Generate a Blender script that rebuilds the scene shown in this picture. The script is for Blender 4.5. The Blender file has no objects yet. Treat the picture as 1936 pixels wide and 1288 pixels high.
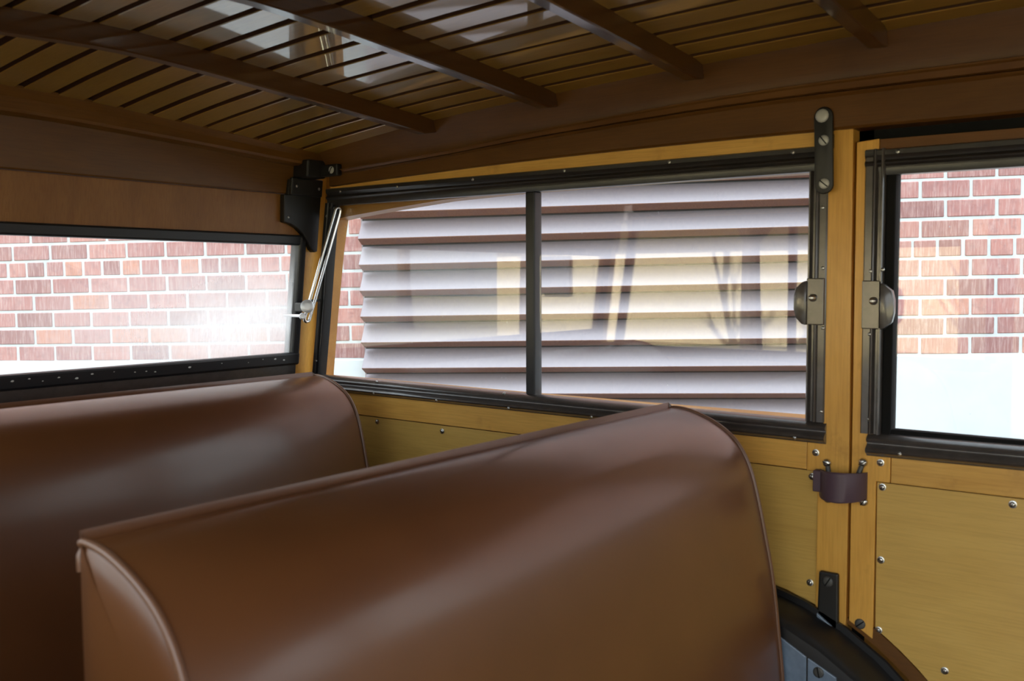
import bpy, bmesh, math, random
from mathutils import Vector, Matrix, Euler
R = math.radians
random.seed(7)
scene = bpy.context.scene
COL = scene.collection

# ------------------------------------------------------------------ camera
cam_d = bpy.data.cameras.new('camera')
cam = bpy.data.objects.new('camera', cam_d)
COL.objects.link(cam)
cam_d.sensor_fit = 'HORIZONTAL'
cam_d.sensor_width = 36.0
cam_d.lens = 36.0 * 1800.0 / 1936.0
cam_d.clip_start = 0.01
cam_d.clip_end = 400
YAW, PITCH, ROLL = R(52.7934), R(-3.5755), R(-0.1789)
fwd = Vector((math.sin(YAW) * math.cos(PITCH), math.cos(YAW) * math.cos(PITCH), math.sin(PITCH)))
rgt = Vector((math.cos(YAW), -math.sin(YAW), 0))
upv = rgt.cross(fwd)
r2 = math.cos(ROLL) * rgt + math.sin(ROLL) * upv
u2 = -math.sin(ROLL) * rgt + math.cos(ROLL) * upv
cam.matrix_world = Matrix(((r2.x, u2.x, -fwd.x, 0), (r2.y, u2.y, -fwd.y, 0), (r2.z, u2.z, -fwd.z, 1.55), (0, 0, 0, 1)))
cam_d.dof.use_dof = True
cam_d.dof.focus_distance = 2.5
cam_d.dof.aperture_fstop = 8.5
scene.camera = cam

# ------------------------------------------------------------------ world, sun, exposure
world = bpy.data.worlds.new('sky')
scene.world = world
world.use_nodes = True
wn, wl = world.node_tree.nodes, world.node_tree.links
wn.clear()
w_out = wn.new('ShaderNodeOutputWorld')
w_bg = wn.new('ShaderNodeBackground')
w_tc = wn.new('ShaderNodeTexCoord')
w_sep = wn.new('ShaderNodeSeparateXYZ')
w_rmp = wn.new('ShaderNodeValToRGB')
w_rmp.color_ramp.elements[0].position = 0.0
w_rmp.color_ramp.elements[0].color = (0.48, 0.50, 0.51, 1)
w_rmp.color_ramp.elements[1].position = 1.0
w_rmp.color_ramp.elements[1].color = (1.02, 1.17, 1.30, 1)
wl.new(w_tc.outputs['Generated'], w_sep.inputs[0])
wl.new(w_sep.outputs['Z'], w_rmp.inputs[0])
wl.new(w_rmp.outputs[0], w_bg.inputs[0])
wl.new(w_bg.outputs[0], w_out.inputs[0])
w_bg.inputs['Strength'].default_value = 1.0

sun_d = bpy.data.lights.new('sun', 'SUN')
sun_d.energy = 8.0
sun_d.angle = R(0.6)
sun_d.color = (1.0, 0.94, 0.84)
sun = bpy.data.objects.new('sun', sun_d)
COL.objects.link(sun)
SUN_DIR = Vector((0.80, 0.43, 0.62)).normalized()          # towards the sun: behind the brick building, so the car stands in its shade
sun.rotation_euler = (-SUN_DIR).to_track_quat('-Z', 'Y').to_euler()
sun.location = (6, 4, 12)

scene.view_settings.view_transform = 'Standard'
scene.view_settings.look = 'None'
scene.view_settings.gamma = 1.0
scene.view_settings.use_curve_mapping = False
scene.view_settings.exposure = 2.1


# ------------------------------------------------------------------ materials
def new_mat(name):
    m = bpy.data.materials.new(name)
    m.use_nodes = True
    n, l = m.node_tree.nodes, m.node_tree.links
    b = n['Principled BSDF']
    return m, n, l, b


def mixc(n, l, fac, a, b, mode='MIX'):
    k = n.new('ShaderNodeMix')
    k.data_type = 'RGBA'
    k.blend_type = mode
    for sock, v in ((k.inputs[0], fac), (k.inputs[6], a), (k.inputs[7], b)):
        if hasattr(v, 'node'):
            l.new(v, sock)
        else:
            sock.default_value = v if not isinstance(v, tuple) else (*v, 1)
    return k.outputs[2]


def ramp(n, l, src, p0, p1, c0=(0, 0, 0), c1=(1, 1, 1)):
    r = n.new('ShaderNodeValToRGB')
    r.color_ramp.elements[0].position = p0
    r.color_ramp.elements[0].color = (*c0, 1)
    r.color_ramp.elements[1].position = p1
    r.color_ramp.elements[1].color = (*c1, 1)
    l.new(src, r.inputs[0])
    return r.outputs[0]


def pos_scaled(n, l, sc):
    g = n.new('ShaderNodeNewGeometry')
    m = n.new('ShaderNodeVectorMath')
    m.operation = 'MULTIPLY'
    l.new(g.outputs['Position'], m.inputs[0])
    m.inputs[1].default_value = sc
    return m.outputs[0]


def noise(n, l, vec, scale, detail=4, rough=0.55, dist=0.0):
    t = n.new('ShaderNodeTexNoise')
    t.inputs['Scale'].default_value = scale
    t.inputs['Detail'].default_value = detail
    t.inputs['Roughness'].default_value = rough
    t.inputs['Distortion'].default_value = dist
    l.new(vec, t.inputs['Vector'])
    return t.outputs['Fac']


def bump(n, l, b, src, strength, dist=0.002):
    k = n.new('ShaderNodeBump')
    k.inputs['Strength'].default_value = strength
    k.inputs['Distance'].default_value = dist
    l.new(src, k.inputs['Height'])
    l.new(k.outputs[0], b.inputs['Normal'])


def wood(name, light, dark, axis, rough=0.35, coat=0.25, coat_rough=0.15, figure=0.5, stain=None, coat_ior=1.5):
    """varnished timber: grain stretched along an axis, a broad figure across it and a few stains"""
    m, n, l, b = new_mat(name)
    sc = {'x': (2.2, 34, 34), 'y': (34, 2.2, 34), 'z': (34, 34, 2.2)}[axis]
    g = noise(n, l, pos_scaled(n, l, sc), 2.0, 6, 0.65, 0.6)
    g = ramp(n, l, g, 0.32, 0.72)
    scf = {'x': (7, 170, 170), 'y': (170, 7, 170), 'z': (170, 170, 7)}[axis]
    fine = ramp(n, l, noise(n, l, pos_scaled(n, l, scf), 2.0, 3, 0.6), 0.42, 0.66)
    sc2 = {'x': (3, 9, 9), 'y': (9, 3, 9), 'z': (9, 9, 3)}[axis]
    f = noise(n, l, pos_scaled(n, l, sc2), 1.6, 3, 0.5, 1.0)
    f = ramp(n, l, f, 0.3, 0.75)
    oi = n.new('ShaderNodeObjectInfo')
    c = mixc(n, l, g, light, tuple(a * (1 - 0.45 * figure) + d * 0.45 * figure for a, d in zip(light, dark)))
    fm = n.new('ShaderNodeMath'); fm.operation = 'MULTIPLY'
    l.new(f, fm.inputs[0]); fm.inputs[1].default_value = figure
    c = mixc(n, l, fm.outputs[0], c, dark)
    c = mixc(n, l, fine, c, tuple(0.80 * v for v in dark) if figure > 0 else dark)
    c = mixc(n, l, 0.72, c, mixc(n, l, fm.outputs[0], light, dark))
    hv = n.new('ShaderNodeHueSaturation')
    mr = n.new('ShaderNodeMapRange')
    l.new(oi.outputs['Random'], mr.inputs[0])
    mr.inputs[3].default_value = 0.86
    mr.inputs[4].default_value = 1.12
    l.new(mr.outputs[0], hv.inputs['Value'])
    l.new(c, hv.inputs['Color'])
    c = hv.outputs[0]
    if stain:
        s = noise(n, l, pos_scaled(n, l, (5, 5, 5)), 3.0, 5, 0.6)
        s = ramp(n, l, s, 0.60, 0.80)
        s = mixc(n, l, 0.5, s, (0.0, 0.0, 0.0))
        c = mixc(n, l, s, c, stain)
    l.new(c, b.inputs['Base Color'])
    b.inputs['Roughness'].default_value = rough
    b.inputs['Specular IOR Level'].default_value = 0.32
    b.inputs['Coat Weight'].default_value = coat
    b.inputs['Coat Roughness'].default_value = coat_rough
    b.inputs['Coat IOR'].default_value = coat_ior
    bump(n, l, b, g, 0.08, 0.001)
    return m


def plain(name, col, rough=0.5, metal=0.0, spec=0.5, var=0.0, scale=30, coat=0.0, coat_rough=0.1, bmp=0.0):
    m, n, l, b = new_mat(name)
    b.inputs['Base Color'].default_value = (*col, 1)
    b.inputs['Roughness'].default_value = rough
    b.inputs['Metallic'].default_value = metal
    b.inputs['Specular IOR Level'].default_value = spec
    b.inputs['Coat Weight'].default_value = coat
    b.inputs['Coat Roughness'].default_value = coat_rough
    if var or bmp:
        f = noise(n, l, pos_scaled(n, l, (1, 1, 1)), scale, 5, 0.6)
        if var:
            c = mixc(n, l, ramp(n, l, f, 0.35, 0.7), col, tuple(v * (1 - var) for v in col))
            l.new(c, b.inputs['Base Color'])
        if bmp:
            bump(n, l, b, f, bmp, 0.0015)
    return m


M = {}
M['maple_y'] = wood('maple_along', (0.80, 0.46, 0.110), (0.54, 0.26, 0.045), 'y', 0.34, 0.25, 0.12, 0.5, (0.30, 0.14, 0.03))
M['maple_z'] = wood('maple_upright', (0.80, 0.44, 0.090), (0.54, 0.25, 0.038), 'z', 0.34, 0.25, 0.12, 0.5, (0.30, 0.13, 0.025))
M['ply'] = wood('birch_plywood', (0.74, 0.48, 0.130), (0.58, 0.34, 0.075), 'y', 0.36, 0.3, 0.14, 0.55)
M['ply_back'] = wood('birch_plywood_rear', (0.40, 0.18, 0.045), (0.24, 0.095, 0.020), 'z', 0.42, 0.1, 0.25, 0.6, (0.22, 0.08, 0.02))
M['rail_y'] = wood('amber_rail_along', (0.165, 0.068, 0.013), (0.09, 0.033, 0.006), 'y', 0.42, 0.06, 0.15, 0.6)
M['rail_x'] = wood('amber_rail_across', (0.20, 0.086, 0.017), (0.11, 0.043, 0.008), 'x', 0.38, 0.12, 0.2, 0.6)
M['bow'] = wood('roof_bow_wood', (0.10, 0.040, 0.010), (0.06, 0.022, 0.005), 'x', 0.30, 0.9, 0.06, 0.6, None, 1.6)
M['slat'] = wood('roof_slat_wood', (0.42, 0.250, 0.050), (0.27, 0.140, 0.025), 'y', 0.30, 1.0, 0.03, 0.5, None, 1.65)
M['outer'] = wood('outer_frame_wood', (0.62, 0.30, 0.06), (0.36, 0.14, 0.025), 'y', 0.4, 0.2, 0.2, 0.5)
M['slat_edge'] = plain('slat_edge_gap_shade', (0.075, 0.030, 0.012), 0.6, 0.0, 0.3)  # shade of the roof gaps painted into the brown slat sides
M['canvas'] = plain('roof_canvas', (0.15, 0.18, 0.21), 0.6, var=0.3, scale=20)
M['frame'] = plain('frame_paint_dark_brown', (0.065, 0.055, 0.050), 0.34, 0.0, 0.6, var=0.35, scale=60, coat=1.0, coat_rough=0.12, bmp=0.04)
M['frame_dark'] = plain('frame_paint_near_black', (0.022, 0.019, 0.018), 0.36, 0.0, 0.5, var=0.3, scale=60, coat=0.3, coat_rough=0.15)
M['frame_black'] = plain('frame_paint_black', (0.010, 0.010, 0.012), 0.38, 0.0, 0.5, bmp=0.04, scale=80)
M['rubber'] = plain('rubber_black', (0.008, 0.008, 0.008), 0.85, 0.0, 0.2)
M['bracket'] = plain('bracket_black', (0.012, 0.011, 0.010), 0.45, 0.0, 0.5, bmp=0.05, scale=60)
M['steel'] = plain('screw_steel', (0.62, 0.62, 0.60), 0.28, 1.0)
M['steel_white'] = plain('bolt_painted_grey', (0.50, 0.50, 0.47), 0.45, 0.2)
M['steel_dark'] = plain('bolt_dark_grey', (0.09, 0.09, 0.085), 0.5, 0.3)
M['nickel'] = plain('nickel_plate', (0.80, 0.82, 0.85), 0.38, 0.55, 0.8)
M['chrome'] = plain('chrome', (0.86, 0.87, 0.88), 0.12, 1.0)
M['strap'] = plain('strap_plum_leather', (0.095, 0.058, 0.078), 0.5, bmp=0.05, scale=120)
M['bluesteel'] = plain('painted_blue_grey_and_glint', (0.20, 0.27, 0.36), 0.35, 0.0, 0.6, var=0.3, scale=50, coat=0.3)
M['fender'] = plain('inner_fender_black', (0.010, 0.010, 0.011), 0.42, bmp=0.05, scale=30)
M['floor'] = plain('floor_mat_black', (0.02, 0.018, 0.016), 0.8, var=0.4)
M['white_stone'] = plain('plinth_white_paint', (0.72, 0.76, 0.78), 0.75, var=0.08, scale=6)
M['mortar'] = plain('mortar', (0.66, 0.71, 0.72), 0.9, var=0.12, scale=25)


def leather():
    m, n, l, b = new_mat('brown_leatherette')
    v = pos_scaled(n, l, (1, 1, 1))
    f = ramp(n, l, noise(n, l, v, 5, 3, 0.5), 0.3, 0.75)
    c = mixc(n, l, f, (0.135, 0.048, 0.014), (0.098, 0.033, 0.010))
    l.new(c, b.inputs['Base Color'])
    b.inputs['Roughness'].default_value = 0.40
    b.inputs['Specular IOR Level'].default_value = 0.5
    b.inputs['Coat Weight'].default_value = 0.55
    b.inputs['Coat Roughness'].default_value = 0.20
    bump(n, l, b, noise(n, l, v, 900, 2, 0.6), 0.06, 0.0006)
    return m


M['leather'] = leather()
M['piping'] = plain('piping_leatherette', (0.16, 0.075, 0.04), 0.35, coat=0.4, coat_rough=0.2)


def brick_mat(name, per_island):
    m, n, l, b = new_mat(name)
    if per_island:
        rnd = n.new('ShaderNodeNewGeometry').outputs['Random Per Island']
    else:
        rnd = n.new('ShaderNodeObjectInfo').outputs['Random']
    r = n.new('ShaderNodeValToRGB')
    e = r.color_ramp.elements
    e[0].position = 0.0; e[0].color = (0.31, 0.150, 0.140, 1)
    e[1].position = 1.0; e[1].color = (0.58, 0.26, 0.165, 1)
    for p, c in ((0.3, (0.42, 0.190, 0.175)), (0.6, (0.49, 0.230, 0.205)), (0.85, (0.54, 0.245, 0.200))):
        k = e.new(p); k.color = (*c, 1)
    l.new(rnd, r.inputs[0])
    f = noise(n, l, pos_scaled(n, l, (60, 60, 6)), 2.0, 5, 0.7)
    f2 = noise(n, l, pos_scaled(n, l, (1, 1, 1)), 28, 5, 0.7)
    c = mixc(n, l, ramp(n, l, f, 0.45, 0.8), r.outputs[0], (0.62, 0.45, 0.42))
    c = mixc(n, l, ramp(n, l, f2, 0.5, 0.85), c, (0.30, 0.165, 0.165))
    l.new(c, b.inputs['Base Color'])
    b.inputs['Roughness'].default_value = 0.85
    bump(n, l, b, f, 0.2, 0.002)
    return m


M['brick'] = brick_mat('brick_red', False)
M['brick_many'] = brick_mat('brick_red_many', True)


def louvre_mat():
    """bronze anodised sheet, faintly streaked, with bluish sky sheen put into its colour"""
    m, n, l, b = new_mat('louvre_bronze_sky_sheen')
    f = noise(n, l, pos_scaled(n, l, (45, 45, 4)), 2.0, 5, 0.7)
    f2 = noise(n, l, pos_scaled(n, l, (1, 1, 1)), 9, 6, 0.65)
    c = mixc(n, l, ramp(n, l, f, 0.35, 0.75), (0.285, 0.250, 0.275), (0.335, 0.29, 0.30))  # pale bluish base: reflected sky put into the colour
    c = mixc(n, l, ramp(n, l, f2, 0.45, 0.8), c, (0.30, 0.265, 0.28))
    l.new(c, b.inputs['Base Color'])
    b.inputs['Metallic'].default_value = 0.3
    b.inputs['Roughness'].default_value = 0.42
    return m


M['louvre'] = louvre_mat()


def rust_mat():
    m, n, l, b = new_mat('louvre_rusty_lip')
    f = noise(n, l, pos_scaled(n, l, (110, 110, 8)), 2.0, 5, 0.75)
    f2 = noise(n, l, pos_scaled(n, l, (1, 1, 1)), 14, 5, 0.6)
    c = mixc(n, l, ramp(n, l, f, 0.35, 0.7), (0.185, 0.068, 0.045), (0.36, 0.19, 0.115))
    c = mixc(n, l, ramp(n, l, f2, 0.5, 0.8), c, (0.24, 0.12, 0.105))
    l.new(c, b.inputs['Base Color'])
    b.inputs['Roughness'].default_value = 0.6
    return m


M['rust'] = rust_mat()


def glass_mat(name, dirt=0.02, streak=0.0):
    """clear pane: Fresnel mirror over a transparent body, with a film of dust that scatters the daylight"""
    m, n, l, b = new_mat(name)
    n.remove(b)
    out = n['Material Output']
    g = n.new('ShaderNodeNewGeometry')
    dt = n.new('ShaderNodeVectorMath'); dt.operation = 'DOT_PRODUCT'
    l.new(g.outputs['Incoming'], dt.inputs[0]); l.new(g.outputs['Normal'], dt.inputs[1])
    ab = n.new('ShaderNodeMath'); ab.operation = 'ABSOLUTE'
    l.new(dt.outputs['Value'], ab.inputs[0])
    om = n.new('ShaderNodeMath'); om.operation = 'SUBTRACT'; om.inputs[0].default_value = 1.0
    l.new(ab.outputs[0], om.inputs[1])
    pw = n.new('ShaderNodeMath'); pw.operation = 'POWER'; pw.inputs[1].default_value = 5.0
    l.new(om.outputs[0], pw.inputs[0])
    ma = n.new('ShaderNodeMath'); ma.operation = 'MULTIPLY_ADD'
    ma.inputs[1].default_value = 0.95; ma.inputs[2].default_value = 0.05
    l.new(pw.outputs[0], ma.inputs[0])
    tr = n.new('ShaderNodeBsdfTransparent'); tr.inputs[0].default_value = (0.965, 0.98, 0.975, 1)
    gl = n.new('ShaderNodeBsdfGlossy'); gl.inputs['Roughness'].default_value = 0.0
    mx = n.new('ShaderNodeMixShader')
    l.new(ma.outputs[0], mx.inputs[0]); l.new(tr.outputs[0], mx.inputs[1]); l.new(gl.outputs[0], mx.inputs[2])
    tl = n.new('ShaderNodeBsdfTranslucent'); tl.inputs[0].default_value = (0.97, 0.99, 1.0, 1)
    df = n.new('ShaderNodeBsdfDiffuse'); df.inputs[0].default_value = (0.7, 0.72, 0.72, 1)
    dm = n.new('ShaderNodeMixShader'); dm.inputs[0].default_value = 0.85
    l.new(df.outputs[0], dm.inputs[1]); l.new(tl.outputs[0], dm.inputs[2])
    mx2 = n.new('ShaderNodeMixShader')
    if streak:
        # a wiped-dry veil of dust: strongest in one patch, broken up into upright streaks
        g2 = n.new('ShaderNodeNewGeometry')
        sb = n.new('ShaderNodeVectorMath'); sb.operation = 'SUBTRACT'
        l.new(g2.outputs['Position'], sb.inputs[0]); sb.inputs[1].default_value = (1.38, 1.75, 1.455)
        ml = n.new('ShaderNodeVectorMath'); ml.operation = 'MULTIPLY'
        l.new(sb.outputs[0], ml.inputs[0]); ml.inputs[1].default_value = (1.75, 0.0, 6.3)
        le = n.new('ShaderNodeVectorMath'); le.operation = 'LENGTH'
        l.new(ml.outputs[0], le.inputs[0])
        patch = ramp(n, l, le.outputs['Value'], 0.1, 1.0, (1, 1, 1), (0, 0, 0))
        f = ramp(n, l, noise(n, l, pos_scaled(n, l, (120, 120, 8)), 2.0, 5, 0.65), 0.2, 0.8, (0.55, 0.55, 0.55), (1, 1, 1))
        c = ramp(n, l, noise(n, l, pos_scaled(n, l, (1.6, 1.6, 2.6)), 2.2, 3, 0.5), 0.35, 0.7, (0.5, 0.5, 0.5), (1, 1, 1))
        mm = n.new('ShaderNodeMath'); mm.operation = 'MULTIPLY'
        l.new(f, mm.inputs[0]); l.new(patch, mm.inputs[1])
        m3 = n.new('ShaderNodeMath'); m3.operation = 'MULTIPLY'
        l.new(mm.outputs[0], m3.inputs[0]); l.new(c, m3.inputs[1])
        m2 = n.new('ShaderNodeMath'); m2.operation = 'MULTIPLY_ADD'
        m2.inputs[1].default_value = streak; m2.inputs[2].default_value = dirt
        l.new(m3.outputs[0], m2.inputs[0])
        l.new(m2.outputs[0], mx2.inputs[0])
    else:
        sp = noise(n, l, pos_scaled(n, l, (1, 1, 1)), 140, 2, 0.5)
        sp = ramp(n, l, sp, 0.76, 0.80, (dirt, dirt, dirt), (0.5, 0.5, 0.5))
        l.new(sp, mx2.inputs[0])
    l.new(mx.outputs[0], mx2.inputs[1]); l.new(dm.outputs[0], mx2.inputs[2])
    l.new(mx2.outputs[0], out.inputs['Surface'])
    return m


M['glass'] = glass_mat('window_glass', 0.012)
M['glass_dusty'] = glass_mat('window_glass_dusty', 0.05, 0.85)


# ------------------------------------------------------------------ builders
BASE = {}      # world position of every parent (no parent but the building is rotated)


def put(name, bm_or_me, mat, parent=None, recentre=True, smooth=False, local=False):
    if isinstance(bm_or_me, bmesh.types.BMesh):
        bm = bm_or_me
        ctr = Vector((0, 0, 0))
        if recentre and bm.verts:
            lo = Vector([min(v.co[i] for v in bm.verts) for i in range(3)])
            hi = Vector([max(v.co[i] for v in bm.verts) for i in range(3)])
            ctr = (lo + hi) / 2
            for v in bm.verts:
                v.co -= ctr
        bmesh.ops.recalc_face_normals(bm, faces=bm.faces)
        me = bpy.data.meshes.new(name)
        bm.to_mesh(me)
        bm.free()
        if smooth:
            for p in me.polygons:
                p.use_smooth = True
            try:
                me.set_sharp_from_angle(angle=R(smooth if smooth is not True else 40))
            except Exception:
                pass
        me.materials.append(M[mat])
    else:
        me, ctr = bm_or_me, Vector((0, 0, 0))
    o = bpy.data.objects.new(name, me)
    COL.objects.link(o)
    base = Vector((0, 0, 0))
    if parent is not None:
        o.parent = parent
        if not local:
            base = BASE[parent.name]
    o.location = ctr - base
    BASE[o.name] = ctr
    return o


def empty(name, loc, label=None, cat=None, group=None, kind=None):
    o = bpy.data.objects.new(name, None)
    o.empty_display_size = 0.05
    COL.objects.link(o)
    o.location = loc
    BASE[o.name] = Vector(loc)
    return tag(o, label, cat, group, kind)


def tag(o, label=None, cat=None, group=None, kind=None):
    if label: o['label'] = label
    if cat: o['category'] = cat
    if group: o['group'] = group
    if kind: o['kind'] = kind
    return o


def bm_box(x0, x1, y0, y1, z0, z1, bevel=0.0, bm=None, seg=2):
    b = bm or bmesh.new()
    r = bmesh.ops.create_cube(b, size=1)
    vs = r['verts']
    for v in vs:
        v.co = Vector(((x0 + x1) / 2 + v.co.x * (x1 - x0), (y0 + y1) / 2 + v.co.y * (y1 - y0), (z0 + z1) / 2 + v.co.z * (z1 - z0)))
    if bevel:
        es = list({e for v in vs for e in v.link_edges})
        bmesh.ops.bevel(b, geom=es, offset=bevel, segments=seg, profile=0.5, affect='EDGES')
    return b


def box(name, x0, x1, y0, y1, z0, z1, mat, parent=None, bevel=0.0015, **k):
    return put(name, bm_box(x0, x1, y0, y1, z0, z1, bevel), mat, parent, **k)


def bm_prism(pts, vec, bevel=0.0, bm=None):
    """closed polygon of 3D points pushed along vec"""
    b = bm or bmesh.new()
    vec = Vector(vec)
    a = [b.verts.new(p) for p in pts]
    c = [b.verts.new(Vector(p) + vec) for p in pts]
    fs = [b.faces.new(a), b.faces.new(list(reversed(c)))]
    n = len(pts)
    for i in range(n):
        fs.append(b.faces.new((a[i], c[i], c[(i + 1) % n], a[(i + 1) % n])))
    bmesh.ops.recalc_face_normals(b, faces=fs)
    if bevel:
        bmesh.ops.bevel(b, geom=[e for e in b.edges if len(e.link_faces) == 2 and e.calc_face_angle(0) > R(40)], offset=bevel, segments=2, profile=0.5, affect='EDGES')
    return b


def bm_loft(rings, closed=True, caps=True, bm=None):
    b = bm or bmesh.new()
    vr = [[b.verts.new(p) for p in r] for r in rings]
    n = len(rings[0])
    for i in range(len(vr) - 1):
        for j in range(n if closed else n - 1):
            k = (j + 1) % n
            b.faces.new((vr[i][j], vr[i][k], vr[i + 1][k], vr[i + 1][j]))
    if caps and closed:
        b.faces.new(list(reversed(vr[0])))
        b.faces.new(vr[-1])
    return b


def bm_tube(path, rad, seg=8, closed=False, bm=None):
    pts = [Vector(p) for p in path]
    rings = []
    n = len(pts)
    prev = None
    for i, p in enumerate(pts):
        if closed:
            t = pts[(i + 1) % n] - pts[i - 1]
        else:
            t = pts[min(i + 1, n - 1)] - pts[max(i - 1, 0)]
        t.normalize()
        if prev is None:
            a = Vector((0, 0, 1)) if abs(t.z) < 0.9 else Vector((1, 0, 0))
            u = t.cross(a).normalized()
        else:
            u = (prev - t * prev.dot(t)).normalized()
        prev = u
        v = t.cross(u)
        rr = rad[i] if isinstance(rad, (list, tuple)) else rad
        rings.append([p + (u * math.cos(2 * math.pi * k / seg) + v * math.sin(2 * math.pi * k / seg)) * rr for k in range(seg)])
    if closed:
        rings.append(rings[0])
        b = bm_loft(rings[:-1], True, False, bm)
        b.verts.ensure_lookup_table()
        base = len(b.verts) - n * seg
        for j in range(seg):
            k = (j + 1) % seg
            b.faces.new((b.verts[base + (n - 1) * seg + j], b.verts[base + (n - 1) * seg + k], b.verts[base + k], b.verts[base + j]))
        return b
    return bm_loft(rings, True, True, bm)


def lerp(tab, x):
    if x <= tab[0][0]: return tab[0][1]
    for (a, fa), (b, fb) in zip(tab, tab[1:]):
        if x <= b:
            t = (x - a) / (b - a)
            return fa + (fb - fa) * t
    return tab[-1][1]


def smooth_lerp(tab, x):
    """Catmull-Rom through a table"""
    if x <= tab[0][0]: return tab[0][1]
    if x >= tab[-1][0]: return tab[-1][1]
    for i in range(len(tab) - 1):
        if x <= tab[i + 1][0]:
            p0 = tab[max(i - 1, 0)]; p1 = tab[i]; p2 = tab[i + 1]; p3 = tab[min(i + 2, len(tab) - 1)]
            t = (x - p1[0]) / (p2[0] - p1[0])
            h = p2[0] - p1[0]
            m1 = (p2[1] - p0[1]) / max(p2[0] - p0[0], 1e-6) * h
            m2 = (p3[1] - p1[1]) / max(p3[0] - p1[0], 1e-6) * h
            return (2 * t ** 3 - 3 * t * t + 1) * p1[1] + (t ** 3 - 2 * t * t + t) * m1 + (-2 * t ** 3 + 3 * t * t) * p2[1] + (t ** 3 - t * t) * m2


# screws: one mesh per kind, head facing -x (side wall) unless turned
def screw_mesh(name, rad, dome, mat, washer=0.0, slot=True, slot_mat='rubber'):
    b = bmesh.new()
    prof = []
    if washer:
        prof += [(washer, 0.0), (washer * 0.96, 0.0012), (rad * 1.02, 0.0016)]
    prof += [(rad, 0.0), (rad * 0.98, dome * 0.35), (rad * 0.78, dome * 0.8), (rad * 0.4, dome)]
    seg = 14
    rings = [[Vector((-h, r * math.cos(2 * math.pi * k / seg), r * math.sin(2 * math.pi * k / seg))) for k in range(seg)] for r, h in prof]
    bm_loft(rings, True, True, b)
    nf = len(b.faces)
    if slot:
        bm_box(-dome - 0.0003, -dome * 0.3, -rad * 0.93, rad * 0.93, -rad * 0.11, rad * 0.11, 0, b)
    bmesh.ops.recalc_face_normals(b, faces=b.faces)
    me = bpy.data.meshes.new(name)
    b.faces.ensure_lookup_table()
    for i, f in enumerate(b.faces):
        f.material_index = 0 if i < nf else 1
        f.smooth = True
    b.to_mesh(me); b.free()
    try:
        me.set_sharp_from_angle(angle=R(50))
    except Exception:
        pass
    me.materials.append(M[mat]); me.materials.append(M[slot_mat])
    return me


SM = {
    'small': screw_mesh('screw_small', 0.0032, 0.0022, 'steel'),
    'wood': screw_mesh('screw_wood', 0.0040, 0.0030, 'steel', 0.0058),
    'big': screw_mesh('screw_big', 0.0066, 0.0050, 'steel'),
    'bolt_l': screw_mesh('bolt_large', 0.0105, 0.003, 'steel_white', 0.0, False),
    'bolt_m': screw_mesh('bolt_medium', 0.0082, 0.003, 'steel_white'),
    'plug': screw_mesh('bolt_plug', 0.0085, 0.002, 'steel_dark', 0.0, True),
    'stud': screw_mesh('bolt_stud', 0.0062, 0.010, 'steel', 0.0, False),
}


def screw(kind, loc, parent, rot=None, face='x', name='screw'):
    o = bpy.data.objects.new(name, SM[kind])
    COL.objects.link(o)
    o.parent = parent
    o.location = Vector(loc) - BASE[parent.name]
    BASE[o.name] = Vector(loc)
    a = random.uniform(0, 3.14) if rot is None else rot
    if face == 'x':
        o.rotation_euler = (a, 0, 0)
    elif face == '+x':
        o.rotation_euler = (a, 0, math.pi)
    else:
        o.rotation_euler = Euler((a, 0, 0)).to_matrix().to_4x4().to_euler()
        m = Matrix.Rotation(R(90), 4, 'Z') @ Matrix.Rotation(a, 4, 'X')
        o.rotation_euler = m.to_euler()
    return o


# ================================================================== OUTSIDE
gnd_m, n_, l_, b_ = new_mat('ground_dry_grass')
f_ = noise(n_, l_, pos_scaled(n_, l_, (1, 1, 1)), 1.3, 8, 0.65)
l_.new(mixc(n_, l_, ramp(n_, l_, f_, 0.35, 0.7), (0.085, 0.080, 0.072), (0.12, 0.11, 0.10)), b_.inputs['Base Color'])
b_.inputs['Roughness'].default_value = 0.95
M['ground'] = gnd_m
M['lawn'] = plain('lawn_dry_grass', (0.36, 0.31, 0.17), 0.95, var=0.35, scale=1.5)
g = box('ground', -70, 60, -70, 70, -0.3, 0.0, 'ground', None, 0)
tag(g, 'dark asphalt yard around the parked car', 'ground', kind='structure')
lw = box('lawn', -70, -6, -70, 70, 0.0, 0.03, 'lawn', None, 0)
tag(lw, 'dry pale lawn beyond the left side of the yard', 'lawn', kind='structure')

# brick building: local X runs along the wall (towards the car's rear), local Y faces the car, Z up
ANG = math.atan2(0.880, -0.4747)
TILT = R(0.96)
PL = 1.235              # top of the white plinth where local X = 0
bld = empty('wall_outside', (4.285, 0.921, 0.0), 'red brick building wall with pale mortar above a white plinth', 'wall', kind='structure')
bld.rotation_euler = (0, TILT, ANG)
LV0, LV1 = 0.44, 2.535  # louvre opening along the wall
BL, BH, JT = 0.199, 0.0813, 0.0125


def bput(name, bm, mat, **k):
    return put(name, bm, mat, bld, local=True, **k)


bput('mortar_bed', bm_box(-9, 12, -0.35, -0.0035, -0.5, 7.0), 'mortar')
bput('plinth', bm_box(-9, 12, -0.35, 0.006, -0.5, PL, 0.004), 'white_stone')
mv, mf = [], []
n_single = 0
brick_me = {}


def brick_mesh(wd):
    k = round(wd, 3)
    if k not in brick_me:
        b = bm_box(-wd / 2, wd / 2, -0.05, 0.0, -(BH - JT) / 2, (BH - JT) / 2, 0.003, None, 1)
        me = bpy.data.meshes.new('brick')
        b.to_mesh(me); b.free()
        me.materials.append(M['brick'])
        brick_me[k] = me
    return brick_me[k]


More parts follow.
